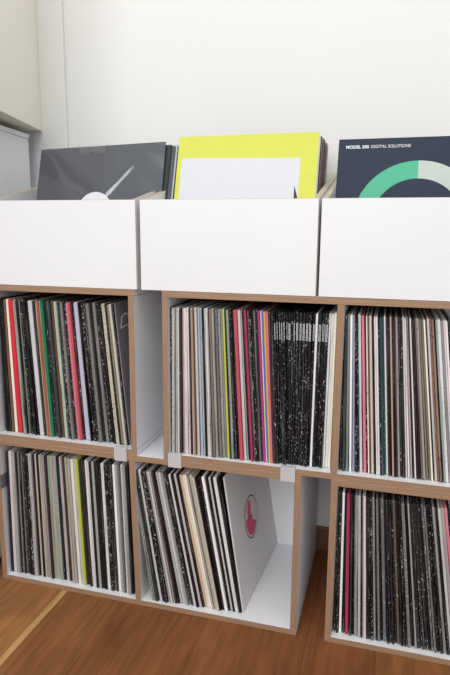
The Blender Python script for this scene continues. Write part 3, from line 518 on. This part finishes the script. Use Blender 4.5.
  ('LL', -0.1347, 0.0158, 0.006, -0.0289, 0, 'W', 'white record sleeve, the only white one in the lower left compartment'),
  ('LL', -0.1285, 0.0155, 0.0072, -0.0284, 0, 'G', 'mid grey record sleeve, first to the right of the white one, lower left compartment'),
  ('LL', -0.121, 0.0125, 0.0047, -0.028, 0, 'GS', 'grey speckled record sleeve, second to the right of the white one, lower left compartment'),
  ('LL', -0.116, 0.0177, 0.0071, -0.0275, 0, 'LG', 'light grey record sleeve, third to the right of the white one, lower left compartment'),
  ('LL', -0.1086, 0.0103, 0.0071, -0.027, 0, 'G', 'mid grey record sleeve, fourth to the right of the white one, lower left compartment'),
  ('LL', -0.1011, 0.0134, 0.0047, -0.0265, 0, 'K', 'black record sleeve, fifth to the right of the white one, lower left compartment'),
  ('LM', -0.0475, 0.0062, 0.0045, -0.148, 0, 'GG', 'grey green record sleeve, the only grey green one in the lower middle compartment'),
  ('LM', -0.0424, 0.0076, 0.0028, -0.1494, 0, 'MV', 'mauve record sleeve, first to the right of the grey green one, lower middle compartment'),
  ('LM', -0.0391, 0.0054, 0.0072, -0.1513, 0, 'DK', 'greenish black record sleeve, second to the right of the grey green one, lower middle compartment'),
  ('LM', -0.031, 0.0116, 0.0067, -0.1541, 0, 'W', 'white record sleeve, third to the right of the grey green one, lower middle compartment'),
  ('LM', -0.0234, 0.0083, 0.0052, -0.1577, 0, 'KS', 'black speckled record sleeve, fourth to the right of the grey green one, lower middle compartment'),
  ('LM', -0.0168, 0.006, 0.0063, -0.1623, 0, 'KS', 'black speckled record sleeve, fifth to the right of the grey green one, lower middle compartment'),
  ('LM', -0.0089, 0.011, 0.0052, -0.1668, 0, 'MV', 'mauve record sleeve, sixth to the right of the grey green one, lower middle compartment'),
  ('LM', -0.0023, 0.0072, 0.0041, -0.1706, 0, 'W', 'white record sleeve, seventh to the right of the grey green one, lower middle compartment'),
  ('LM', 0.003, 0.0111, 0.003, -0.1735, 0, 'G', 'mid grey record sleeve, eighth to the right of the grey green one, lower middle compartment'),
  ('LM', 0.0069, 0.0097, 0.0041, -0.1764, 0, 'DB', 'dark brown record sleeve, ninth to the right of the grey green one, lower middle compartment'),
  ('LM', 0.0122, 0.0119, 0.0041, -0.1797, 0, 'K', 'black record sleeve, eighth to the left of the pale pink one, lower middle compartment'),
  ('LM', 0.0174, 0.0152, 0.006, -0.1832, 0, 'LG', 'light grey record sleeve, seventh to the left of the pale pink one, lower middle compartment'),
  ('LM', 0.0246, 0.0144, 0.0061, -0.1855, 0, 'LG', 'light grey record sleeve, sixth to the left of the pale pink one, lower middle compartment'),
  ('LM', 0.0312, 0.0116, 0.0056, -0.1866, 0, 'G', 'mid grey record sleeve, fifth to the left of the pale pink one, lower middle compartment'),
  ('LM', 0.0372, 0.0151, 0.0079, -0.1878, 0, 'KS', 'black speckled record sleeve, fourth to the left of the pale pink one, lower middle compartment'),
  ('LM', 0.0457, 0.0143, 0.0044, -0.189, 0, 'K', 'black record sleeve, third to the left of the pale pink one, lower middle compartment'),
  ('LM', 0.0505, 0.0124, 0.0056, -0.1899, 0, 'W', 'white record sleeve, second to the left of the pale pink one, lower middle compartment'),
  ('LM', 0.0565, 0.0109, 0.0056, -0.1909, 0, 'K', 'black record sleeve, first to the left of the pale pink one, lower middle compartment'),
  ('LM', 0.0626, 0.0149, 0.0055, -0.1919, 0, 'LP', 'pale pink record sleeve, the only pale pink one in the lower middle compartment'),
  ('LM', 0.0686, 0.015, 0.0055, -0.1929, 0, 'K', 'black record sleeve, first to the right of the pale pink one, lower middle compartment'),
  ('LM', 0.0745, 0.0185, 0.0055, -0.1939, 0, 'T', 'tan record sleeve, the only tan one in the lower middle compartment'),
  ('LM', 0.0805, 0.0189, 0.0066, -0.195, 0, 'C', 'cream record sleeve, first to the right of the tan one, lower middle compartment'),
  ('LM', 0.0877, 0.0164, 0.0044, -0.1961, 0, 'C', 'cream record sleeve, second to the right of the tan one, lower middle compartment'),
  ('LM', 0.0924, 0.0147, 0.0043, -0.1959, 0, 'B', 'beige record sleeve, third to the right of the tan one, lower middle compartment'),
  ('LM', 0.0969, 0.0193, 0.0071, -0.193, 0, 'C', 'cream record sleeve, fourth to the right of the tan one, lower middle compartment'),
  ('LM', 0.1041, 0.0129, 0.005, -0.1887, 0, 'B', 'beige record sleeve, third to the left of the dark maroon one, lower middle compartment'),
  ('LM', 0.1092, 0.0142, 0.0029, -0.1859, 0, 'K', 'black record sleeve, second to the left of the dark maroon one, lower middle compartment'),
  ('LM', 0.1122, 0.0182, 0.0029, -0.1838, 0, 'K', 'black record sleeve, first to the left of the dark maroon one, lower middle compartment'),
  ('LM', 0.1153, 0.0189, 0.006, -0.1806, 0, 'M', 'dark maroon record sleeve, the only dark maroon one in the lower middle compartment'),
  ('LM', 0.1214, 0.0156, 0.0062, -0.177, 0, 'W', 'white record sleeve, first to the right of the dark maroon one, lower middle compartment'),
  ('LM', 0.1276, 0.0201, 0.0054, -0.1749, 0, 'K', 'black record sleeve, second to the right of the dark maroon one, lower middle compartment'),
  ('LM', 0.1331, 0.0227, 0.0054, -0.174, 0, 'LG', 'light grey record sleeve, third to the right of the dark maroon one, lower middle compartment'),
  ('LM', 0.1386, 0.0191, 0.0054, -0.1731, 0, 'K', 'black record sleeve, fourth to the right of the dark maroon one, lower middle compartment'),
  ('LM', 0.144, 0.02, 0.0076, -0.172, 0, 'W', 'white record sleeve, fifth to the right of the dark maroon one, lower middle compartment'),
  ('LM', 0.1516, 0.019, 0.0064, -0.1708, 0, 'K', 'black record sleeve, sixth to the right of the dark maroon one, lower middle compartment'),
  ('LR', 0.3514, 0.0143, 0.004, -0.0036, 0, 'G', 'mid grey record sleeve, first from the left end of the lower right compartment'),
  ('LR', 0.3572, 0.0196, 0.004, -0.0087, 0, 'KS', 'black speckled record sleeve, second from the left end of the lower right compartment'),
  ('LR', 0.3629, 0.0148, 0.004, -0.0138, 0, 'KS', 'black speckled record sleeve, third from the left end of the lower right compartment'),
  ('LR', 0.3687, 0.0194, 0.0049, -0.0194, 0, 'W', 'white record sleeve, second to the left of the crimson one, lower right compartment'),
  ('LR', 0.3756, 0.019, 0.004, -0.025, 0, 'K', 'black record sleeve, first to the left of the crimson one, lower right compartment'),
  ('LR', 0.3814, 0.0164, 0.0066, -0.0316, 0, 'CR', 'crimson record sleeve, the only crimson one in the lower right compartment'),
  ('LR', 0.3906, 0.0136, 0.004, -0.0368, 0, 'DK', 'greenish black record sleeve, first to the right of the crimson one, lower right compartment'),
  ('LR', 0.3955, 0.0193, 0.0038, -0.0391, 0, 'K', 'black record sleeve, second to the right of the crimson one, lower right compartment'),
  ('LR', 0.4002, 0.0154, 0.0062, -0.0419, 0, 'G', 'mid grey record sleeve, first to the left of the light grey one, lower right compartment'),
  ('LR', 0.4077, 0.0147, 0.0053, -0.0452, 0, 'LG', 'light grey record sleeve, the only light grey one in the lower right compartment'),
  ('LR', 0.4141, 0.0138, 0.0025, -0.0475, 0, 'K', 'black record sleeve, first to the right of the light grey one, lower right compartment'),
  ('LR', 0.4173, 0.0191, 0.0031, -0.0491, 0, 'LP', 'pale pink record sleeve, second to the right of the light grey one, lower right compartment'),
  ('LR', 0.4212, 0.0151, 0.0029, -0.0509, 0, 'LP', 'pale pink record sleeve, first to the left of the dark maroon one, lower right compartment'),
  ('LR', 0.4248, 0.0134, 0.0034, -0.0531, 0, 'M', 'dark maroon record sleeve, the only dark maroon one in the lower right compartment'),
  ('LR', 0.4291, 0.0149, 0.0043, -0.0557, 0, 'KS', 'black speckled record sleeve, first to the right of the dark maroon one, lower right compartment'),
  ('LR', 0.4345, 0.012, 0.0043, -0.0586, 0, 'KS', 'black speckled record sleeve, second to the right of the dark maroon one, lower right compartment'),
  ('LR', 0.4398, 0.0159, 0.0043, -0.0615, 0, 'G', 'mid grey record sleeve, third to the right of the dark maroon one, lower right compartment'),
  ('LR', 0.4452, 0.0145, 0.0025, -0.0639, 0, 'K', 'black record sleeve, fourth to the right of the dark maroon one, lower right compartment'),
  ('LR', 0.4484, 0.0132, 0.0043, -0.0662, 0, 'GS', 'grey speckled record sleeve, fifth to the right of the dark maroon one, lower right compartment'),
  ('LR', 0.4537, 0.0171, 0.0042, -0.0691, 0, 'K', 'black record sleeve, sixth to the right of the dark maroon one, lower right compartment'),
  ('LR', 0.4591, 0.0174, 0.006, -0.0727, 0, 'GS', 'grey speckled record sleeve, seventh to the right of the dark maroon one, lower right compartment'),
  ('LR', 0.4665, 0.0108, 0.0033, -0.0761, 0, 'K', 'black record sleeve, eighth to the right of the dark maroon one, lower right compartment'),
  ('LR', 0.4709, 0.0149, 0.0041, -0.0792, 0, 'DG', 'dark grey record sleeve, ninth to the right of the dark maroon one, lower right compartment'),
  ('LR', 0.4763, 0.0128, 0.005, -0.083, 0, 'K', 'black record sleeve, tenth to the right of the dark maroon one, lower right compartment'),
  ('LR', 0.4827, 0.018, 0.0033, -0.0864, 0, 'DG', 'dark grey record sleeve, eleventh to the right of the dark maroon one, lower right compartment'),
  ('LR', 0.487, 0.0167, 0.005, -0.0898, 0, 'GB', 'grey brown record sleeve, twelfth to the right of the dark maroon one, lower right compartment'),
  ('LR', 0.4935, 0.0123, 0.005, -0.0939, 0, 'K', 'black record sleeve, thirteenth to the right of the dark maroon one, lower right compartment'),
  ('LR', 0.4999, 0.0125, 0.0058, -0.0983, 0, 'KT', 'black white-flecked record sleeve, fourteenth to the right of the dark maroon one, lower right compartment'),
  ('LR', 0.5074, 0.0115, 0.0058, -0.1031, 0, 'GS', 'grey speckled record sleeve, fifteenth to the right of the dark maroon one, lower right compartment'),
  ('LR', 0.5149, 0.0181, 0.0049, -0.1075, 0, 'K', 'black record sleeve, fourteenth to the left of the pink one, lower right compartment'),
  ('LR', 0.5213, 0.0124, 0.0032, -0.1109, 0, 'MV', 'mauve record sleeve, thirteenth to the left of the pink one, lower right compartment'),
  ('LR', 0.5256, 0.0149, 0.0066, -0.1149, 0, 'DG', 'dark grey record sleeve, twelfth to the left of the pink one, lower right compartment'),
  ('LR', 0.5341, 0.0137, 0.0058, -0.1199, 0, 'DG', 'dark grey record sleeve, eleventh to the left of the pink one, lower right compartment'),
  ('LR', 0.5416, 0.015, 0.0058, -0.1246, 0, 'DG', 'dark grey record sleeve, tenth to the left of the pink one, lower right compartment'),
  ('LR', 0.549, 0.0146, 0.0032, -0.1283, 0, 'K', 'black record sleeve, ninth to the left of the pink one, lower right compartment'),
  ('LR', 0.5532, 0.0157, 0.0037, -0.1312, 0, 'GS', 'grey speckled record sleeve, eighth to the left of the pink one, lower right compartment'),
  ('LR', 0.5581, 0.0106, 0.0036, -0.1341, 0, 'GS', 'grey speckled record sleeve, seventh to the left of the pink one, lower right compartment'),
  ('LR', 0.5627, 0.0157, 0.0059, -0.1369, 0, 'KT', 'black white-flecked record sleeve, sixth to the left of the pink one, lower right compartment'),
  ('LR', 0.5698, 0.0119, 0.005, -0.1398, 0, 'KT', 'black white-flecked record sleeve, fifth to the left of the pink one, lower right compartment'),
  ('LR', 0.5759, 0.0137, 0.005, -0.1424, 0, 'G', 'mid grey record sleeve, fourth to the left of the pink one, lower right compartment'),
  ('LR', 0.582, 0.0121, 0.005, -0.145, 0, 'K', 'black record sleeve, third to the left of the pink one, lower right compartment'),
  ('LR', 0.588, 0.0117, 0.005, -0.1476, 0, 'W', 'white record sleeve, second to the left of the pink one, lower right compartment'),
  ('LR', 0.594, 0.0135, 0.0067, -0.1507, 0, 'MV', 'mauve record sleeve, first to the left of the pink one, lower right compartment'),
  ('LR', 0.6021, 0.0129, 0.005, -0.1537, 0, 'P', 'pink record sleeve, the only pink one in the lower right compartment'),
  ('LR', 0.6081, 0.012, 0.0049, -0.1563, 0, 'K', 'black record sleeve, first to the right of the pink one, lower right compartment'),
]
NAMES = {'UL':'upper left','UM':'upper middle','UR':'upper right','LL':'lower left','LM':'lower middle','LR':'lower right'}
for comp, x, y, t, ang, piv, code, label in RECS:
    zf = (T if comp[0] == 'L' else H+T) + .0003
    hh = LP + random.uniform(-.0015, .0015)
    bm = sleeve_mesh(t, hh)
    if piv:
        for v in bm.verts: v.co.x -= t
    o = build('record_sleeve', bm, sleeve_mat)
    o.location = (x, y, zf); o.rotation_euler = (0, ang, 0)
    col, sp = PAL[code]
    j = random.uniform(.88, 1.12) if code in ('R','GR','YG','P','CR','MG','BL','OY','PR','K','KT','KS') else random.uniform(.68, 1.25)
    c = lin(col); o.color = (min(1,c[0]*j), min(1,c[1]*j), min(1,c[2]*j), sp)
    tag(o, label, 'record', 'record sleeves in the %s compartment' % NAMES[comp])
    if code == 'KT' and comp == 'UM' and x > .20:
        tb_ = bmesh.new(); sgn = -1 if piv else 1
        cols = [.3, .72] if t > .0045 else [.5]
        for q in cols:
            xc = (q*t - (t if piv else 0)); zz = .258
            while zz < .291:
                hgt = random.uniform(.0012,.0030); box(tb_, xc-.00055, xc+.00055, -.00025, .0001, zz, zz+hgt); zz += hgt+random.uniform(.0003,.0009)
        build('spine_title', tb_, white_ink, o)

def plate(bm, pts, d=.0002):
    """thin printed shape: pts in the (a, b) plane of a cover, a across, b up; sits proud of y = 0 by d"""
    f = [bm.verts.new((a, -d, b)) for a, b in pts]; k = [bm.verts.new((a, -.00002, b)) for a, b in pts]
    n = len(pts); bm.faces.new(f); bm.faces.new(k[::-1])
    for i in range(n): bm.faces.new((f[i],k[i],k[(i+1)%n],f[(i+1)%n]))
def arc(cx, cz, r, a0, a1, n=40):
    return [(cx+r*math.cos(math.radians(a0+(a1-a0)*i/n)), cz+r*math.sin(math.radians(a0+(a1-a0)*i/n))) for i in range(n+1)]

# the leaning sleeve in the lower middle compartment whose white face shows
def side_sleeve(x, y, z, t, rot, colour, name, label, group):
    root = thing(name, (x,y,z), label, 'record', group)
    root.rotation_euler = rot
    bm = sleeve_mesh(t); b = build('cover', bm, sleeve_mat, root); b.color = (*lin(colour), .0)
    return root
w = side_sleeve(.1585, .024, T+.0006, .0035, (0, math.radians(-8.8), math.radians(-3.4)), (216,214,216), 'record_sleeve',
    'leaning white record sleeve with pink round label, beside the empty shelf space', 'record sleeves in the lower middle compartment')
def side_plate(name, pts, d, m):
    # on the right-hand face of the sleeve: a runs back, b runs up
    bm = bmesh.new(); X = .0035
    f = [bm.verts.new((X+d, a, b)) for a, b in pts]; k = [bm.verts.new((X-.0002, a, b)) for a, b in pts]
    n = len(pts); bm.faces.new(f); bm.faces.new(k[::-1])
    for i in range(n): bm.faces.new((f[i],k[i],k[(i+1)%n],f[(i+1)%n]))
    return build(name, bm, m, w)
cy, cz = .132, .161
side_plate('hole_rim', arc(cy,cz,.0500,0,354,60), .0003, black_ink)
side_plate('record_label', arc(cy,cz,.0470,0,354,60), .0006, label_paper)
side_plate('pink_print', [(.1296,.2042),(.1182,.2028),(.1098,.1846),(.1052,.167),(.0929,.1709),(.0890,.1584),(.0918,.1434),(.1042,.1273),(.1244,.1176),(.1408,.1194),(.1531,.1282),(.1607,.1383),(.1408,.1493),(.1266,.1586),(.1304,.1747),(.136,.1945)], .0009, pink_ink)
side_plate('spindle_hole', arc(cy,cz,.0042,0,340,18), .0012, black_ink)

# dark sleeve at the right end of the upper left compartment, its face turned to the room
RX = (-0.1019, -0.0949)
w = side_sleeve(RX[0], .021, H+T+.0006, .003, (0, RX[1], math.radians(-2.0)), (124,121,127), 'record_sleeve',
    'dark grey record sleeve with faint line drawing, right end of upper left compartment', 'record sleeves in the upper left compartment')
def ringplate(name, outer, inner, m, X=.003, d=.0004):
    bm = bmesh.new(); n = len(outer)
    fo = [bm.verts.new((X+d,a,b)) for a,b in outer]; fi = [bm.verts.new((X+d,a,b)) for a,b in inner]
    ko = [bm.verts.new((X-.0002,a,b)) for a,b in outer]; ki = [bm.verts.new((X-.0002,a,b)) for a,b in inner]
    for i in range(n):
        j = (i+1)%n
        bm.faces.new((fo[i],fo[j],fi[j],fi[i])); bm.faces.new((ko[i],ki[i],ki[j],ko[j]))
        bm.faces.new((fo[i],ko[i],ko[j],fo[j])); bm.faces.new((fi[i],fi[j],ki[j],ki[i]))
    return build(name, bm, m, w)
tri = [(.012,.258),(.075,.262),(.060,.283),(.040,.290),(.022,.284)]
c0 = (sum(a for a,_ in tri)/5, sum(b for _,b in tri)/5)
ringplate('line_drawing', tri, [(c0[0]+(a-c0[0])*.82, c0[1]+(b-c0[1])*.78) for a,b in tri], grey_line)

# ---------------------------------------------------------------- covers facing the room, in the crates
ZC = 2*H + .0003 + .014
def facing(x0, y0, lean, wd, hh, t, colour, name, label, group, rough=.35, yaw=0, roll=0):
    root = thing(name, (x0, y0, ZC+.0006), label, 'record', group)
    root.rotation_euler = (-lean, roll, yaw)
    bm = bmesh.new(); box(bm, 0, wd, 0, t, 0, hh)
    b = build('cover', bm, cover_mat(name+'_card', colour, .55), root, .0009, 2)
    return root, b
G1 = 'record sleeves standing in the left crate'; G2 = 'record sleeves standing in the middle crate'; G3 = 'record sleeves standing in the right crate'
# yellow
y_, yc = facing(-.028, .062, .286, .303, .3185, .0035, (212,214,92), 'record_sleeve', 'bright yellow record sleeve with a white panel, front of the middle crate', G2)
panel_paper = mat('matt_white_panel_paper', (216,217,223), .6, .01, spec=.2)
bm = bmesh.new(); plate(bm, [(.010,.02),(.2685,.02),(.268,.264),(.011,.270)]); build('white_panel', bm, panel_paper, y_)
bm = bmesh.new(); plate(bm, [(.256,.10),(.2675,.166),(.2675,.100)], .0004)
plate(bm, [(.2595,.206),(.2685,.176),(.2595,.176)], .0004); build('black_mark', bm, black_ink, y_)
bm = bmesh.new(); box(bm, .3025, .3036, .0006, .0029, .002, .313); build('mouth_edge', bm, inner_grey, y_)
# dark blue
n_, nc = facing(.3165, .050, .286, .312, .2985, .0035, (40,50,68), 'record_sleeve', 'dark blue record sleeve with a green and grey ring, front of the right crate', G3, .3)
cxr, czr, RO, RI = .153, .1345, .1165, .0810
bm = bmesh.new(); plate(bm, arc(cxr,czr,RO,90,270)+arc(cxr,czr,RI,270,90)); build('green_half_ring', bm, green_ink, n_)
bm = bmesh.new(); plate(bm, arc(cxr,czr,RO,-90,90)+arc(cxr,czr,RI,90,-90)); build('grey_half_ring', bm, pale_ink, n_)
def text(body, size, x, z, m, parent, name, off=0, sx=1):
    cu = bpy.data.curves.new(name, 'FONT'); cu.body = body; cu.size = size; cu.extrude = .00012; cu.offset = off
    tmp = bpy.data.objects.new(name, cu); C.objects.link(tmp)
    dg = bpy.context.evaluated_depsgraph_get(); me = bpy.data.meshes.new_from_object(tmp.evaluated_get(dg))
    bpy.data.objects.remove(tmp); me.materials.clear(); me.materials.append(m)
    o = bpy.data.objects.new(name, me); C.objects.link(o); o.parent = parent
    o.rotation_euler = (math.pi/2,0,0); o.location = (x,-.0002,z); o.scale = (sx,1,1)
    w_ = max(v.co.x for v in me.vertices)*sx
    return o, w_
o, w1 = text('MODEL 500', .0088, .0145, .2825-.004, white_ink, n_, 'bold_title', .00022, .98)
o, w2 = text('DIGITAL SOLUTIONS', .0088, .0145+w1+.004, .2825-.004, white_ink, n_, 'fine_title', 0, .90)
# grey plastic-wrapped
g_, gc = facing(-.3560, .050, .300, .308, .3005, .0035, (74,77,84), 'record_sleeve', 'dark grey record sleeve in crumpled clear plastic with white round label, left crate', G1, .35, 0, -.026)
bm = bmesh.new(); plate(bm, arc(.150,.152,.041,0,355,48), .0003); build('round_label', bm, white_ink, g_)
# clear plastic bag: crumpled thin sheet in front of the cover
pm = bpy.data.materials.new('clear_plastic_film'); pm.use_nodes = True
nt = pm.node_tree; nt.nodes.remove(nt.nodes['Principled BSDF'])
b = nt.nodes.new('ShaderNodeBsdfGlossy'); b.inputs['Roughness'].default_value = .17; b.inputs['Color'].default_value = (.92,.95,1,1)
tr = nt.nodes.new('ShaderNodeBsdfTransparent'); ms = nt.nodes.new('ShaderNodeMixShader'); ms.inputs[0].default_value = .10
nt.links.new(tr.outputs[0], ms.inputs[1]); nt.links.new(b.outputs[0], ms.inputs[2])
nt.links.new(ms.outputs[0], nt.nodes['Material Output'].inputs['Surface'])
nz = nt.nodes.new('ShaderNodeTexNoise'); nz.inputs['Scale'].default_value = 14; nz.inputs['Detail'].default_value = 3; nz.inputs['Distortion'].default_value = 1.5
tc = nt.nodes.new('ShaderNodeTexCoord'); nt.links.new(tc.outputs['Object'], nz.inputs['Vector'])
bp = nt.nodes.new('ShaderNodeBump'); bp.inputs['Strength'].default_value = .35; bp.inputs['Distance'].default_value = .004
nt.links.new(nz.outputs[0], bp.inputs['Height']); nt.links.new(bp.outputs[0], b.inputs['Normal'])
bm = bmesh.new(); NX, NZ = 60, 60; g = []
def ridge(x, z, ax, az, bx, bz, wdt, h):
    dx, dz = bx-ax, bz-az; l = math.hypot(dx,dz); s = ((x-ax)*dx+(z-az)*dz)/l; p = ((x-ax)*dz-(z-az)*dx)/l
    f = max(0, min(1, min(s, l-s)/.03+.2)) if -.01 < s < l+.01 else 0
    return h*f*math.exp(-(p/wdt)**2)
for i in range(NX+1):
    row = []
    for k in range(NZ+1):
        x = -.001 + .310*i/NX; z = -.0 + .3015*k/NZ
        d = .0016 + ridge(x,z,.158,.170,.245,.262,.0055,.0026) + ridge(x,z,.03,.235,.155,.165,.006,.003) + ridge(x,z,.02,.285,.10,.17,.005,.002) + .0008*math.sin(x*70+z*30)*math.sin(z*55)
        if k == NZ: d = -.001
        row.append(bm.verts.new((x,-d,z)))
    g.append(row)
for i in range(NX):
    for k in range(NZ): bm.faces.new((g[i][k],g[i+1][k],g[i+1][k+1],g[i][k+1]))
build('plastic_bag', bm, pm, g_, smooth=True)
bm = bmesh.new(); box(bm, .100,.168,-.0022,-.0016,.281,.3035)
bmesh.ops.subdivide_edges(bm, edges=bm.edges, cuts=2)
for v in bm.verts: v.co.y += random.uniform(-.0012,.0006); v.co.x += random.uniform(-.004,.004)
build('tape_flap', bm, pm, g_, smooth=True)

def behind(x0, y0, wd, hh, t, lean, colour, label, group, sp=.1, name='record_sleeve'):
    bm = bmesh.new(); box(bm, 0, wd, 0, t, 0, hh)
    o = build(name, bm, sleeve_mat, None, .0007); o.location = (x0, y0, ZC+.0006); o.rotation_euler = (-lean,0,0)
    o.color = (*lin(colour), sp); tag(o, label, 'record', group); return o
# left crate, behind the wrapped one
L1 = [(-.345,.3085,(52,60,58),'dark green grey'),(-.338,.306,(86,90,96),'mid grey'),(-.334,.310,(190,194,196),'silver grey'),(-.336,.309,(24,24,26),'black'),
      (-.330,.310,(214,216,218),'white'),(-.329,.309,(120,140,160),'greyish blue'),(-.331,.311,(200,196,190),'pale beige'),(-.333,.309,(60,58,60),'charcoal'),(-.328,.312,(226,226,228),'bright white')]
PLACE = ['first','second','third','fourth','fifth','sixth','seventh','eighth','ninth','tenth']
y = .0555; lean = .300
for i, (x0, hh, c, ph) in enumerate(L1):
    th = .0045 if i else .004
    lean = .300
    behind(x0-.008, y, .309, hh-.006, th, lean, c, '%s record sleeve, %s behind the plastic-wrapped one in the left crate' % (ph, PLACE[i]), G1, .1)
    y += th/math.cos(lean)+(.0004 if i < 2 else .012)
L2 = [(-.022,.313,(240,238,240),'white'),(-.021,.312,(60,50,58),'dark plum'),(-.022,.314,(206,206,206),'pale grey'),(-.019,.312,(130,100,104),'dusty brown'),
      (-.021,.311,(150,140,130),'taupe'),(-.020,.312,(70,66,66),'charcoal'),(-.021,.311,(150,146,140),'stone grey'),(-.022,.310,(40,38,40),'black'),(-.020,.312,(120,112,104),'brownish grey'),(-.019,.309,(186,182,172),'light stone')]
y = .0555
y = .068
for i, (x0, hh, c, ph) in enumerate(L2):
    th = .0045; lean = .286
    behind(x0+.002, y, .297, hh, th, lean, c, '%s record sleeve, %s behind the yellow one in the middle crate' % (ph, PLACE[i]), G2, .1)
    y += th/math.cos(lean)+.009
y = .0555
for i, (x0, hh, c, ph) in enumerate([(.325,.298,(200,200,198),'pale grey'),(.326,.299,(40,40,42),'black'),(.324,.297,(130,60,50),'brick red')]):
    behind(x0, y, .309, hh, .004, .286, c, '%s record sleeve, %s behind the dark blue one in the right crate' % (ph, PLACE[i]), G3, .1)
    y += .0055

# ---------------------------------------------------------------- light: a bright white day through tall windows behind the camera
wd = bpy.data.worlds.new('daylight'); bpy.context.scene.world = wd; wd.use_nodes = True
bg = wd.node_tree.nodes['Background']; bg.inputs[0].default_value = (.965,.99,1,1); bg.inputs[1].default_value = .62
def area(name, loc, target, sx, sy, power, col):
    l = bpy.data.lights.new(name, 'AREA'); l.shape = 'RECTANGLE'; l.size = sx; l.size_y = sy; l.energy = power; l.color = col
    o = bpy.data.objects.new(name, l); C.objects.link(o); o.location = loc
    o.rotation_euler = (Vector(target)-Vector(loc)).to_track_quat('-Z','Y').to_euler(); return o
area('window_daylight', (-.1,-3.2,1.9), (.2,.2,.6), 1.8, 1.8, 58, (1,.985,.97))
area('ceiling_bounce', (.4,-1.0,2.75), (.3,-.2,0), 2.6, 2.2, 24, (1,.99,.975))

# ---------------------------------------------------------------- camera
f = 576.7894; yaw, pitch, roll = -.2746, -.1837, .0079
cam = bpy.data.cameras.new('camera'); co = bpy.data.objects.new('camera', cam); C.objects.link(co)
cam.sensor_fit = 'VERTICAL'; cam.sensor_height = 24; cam.lens = f/675*24; cam.clip_start = .01
fw = Vector((math.sin(yaw)*math.cos(pitch), math.cos(yaw)*math.cos(pitch), math.sin(pitch)))
r = Vector((math.cos(yaw), -math.sin(yaw), 0)); u = r.cross(fw)
r2 = r*math.cos(roll)+u*math.sin(roll); u2 = -r*math.sin(roll)+u*math.cos(roll)
M = Matrix((r2,u2,-fw)).transposed().to_4x4(); M.translation = Vector((.4265,-1.0847,.8413)); co.matrix_world = M
sc = bpy.context.scene; sc.camera = co
sc.view_settings.view_transform = 'Standard'; sc.view_settings.look = 'None'; sc.view_settings.gamma = 1; sc.view_settings.exposure = -.04
sc.view_settings.use_curve_mapping = False
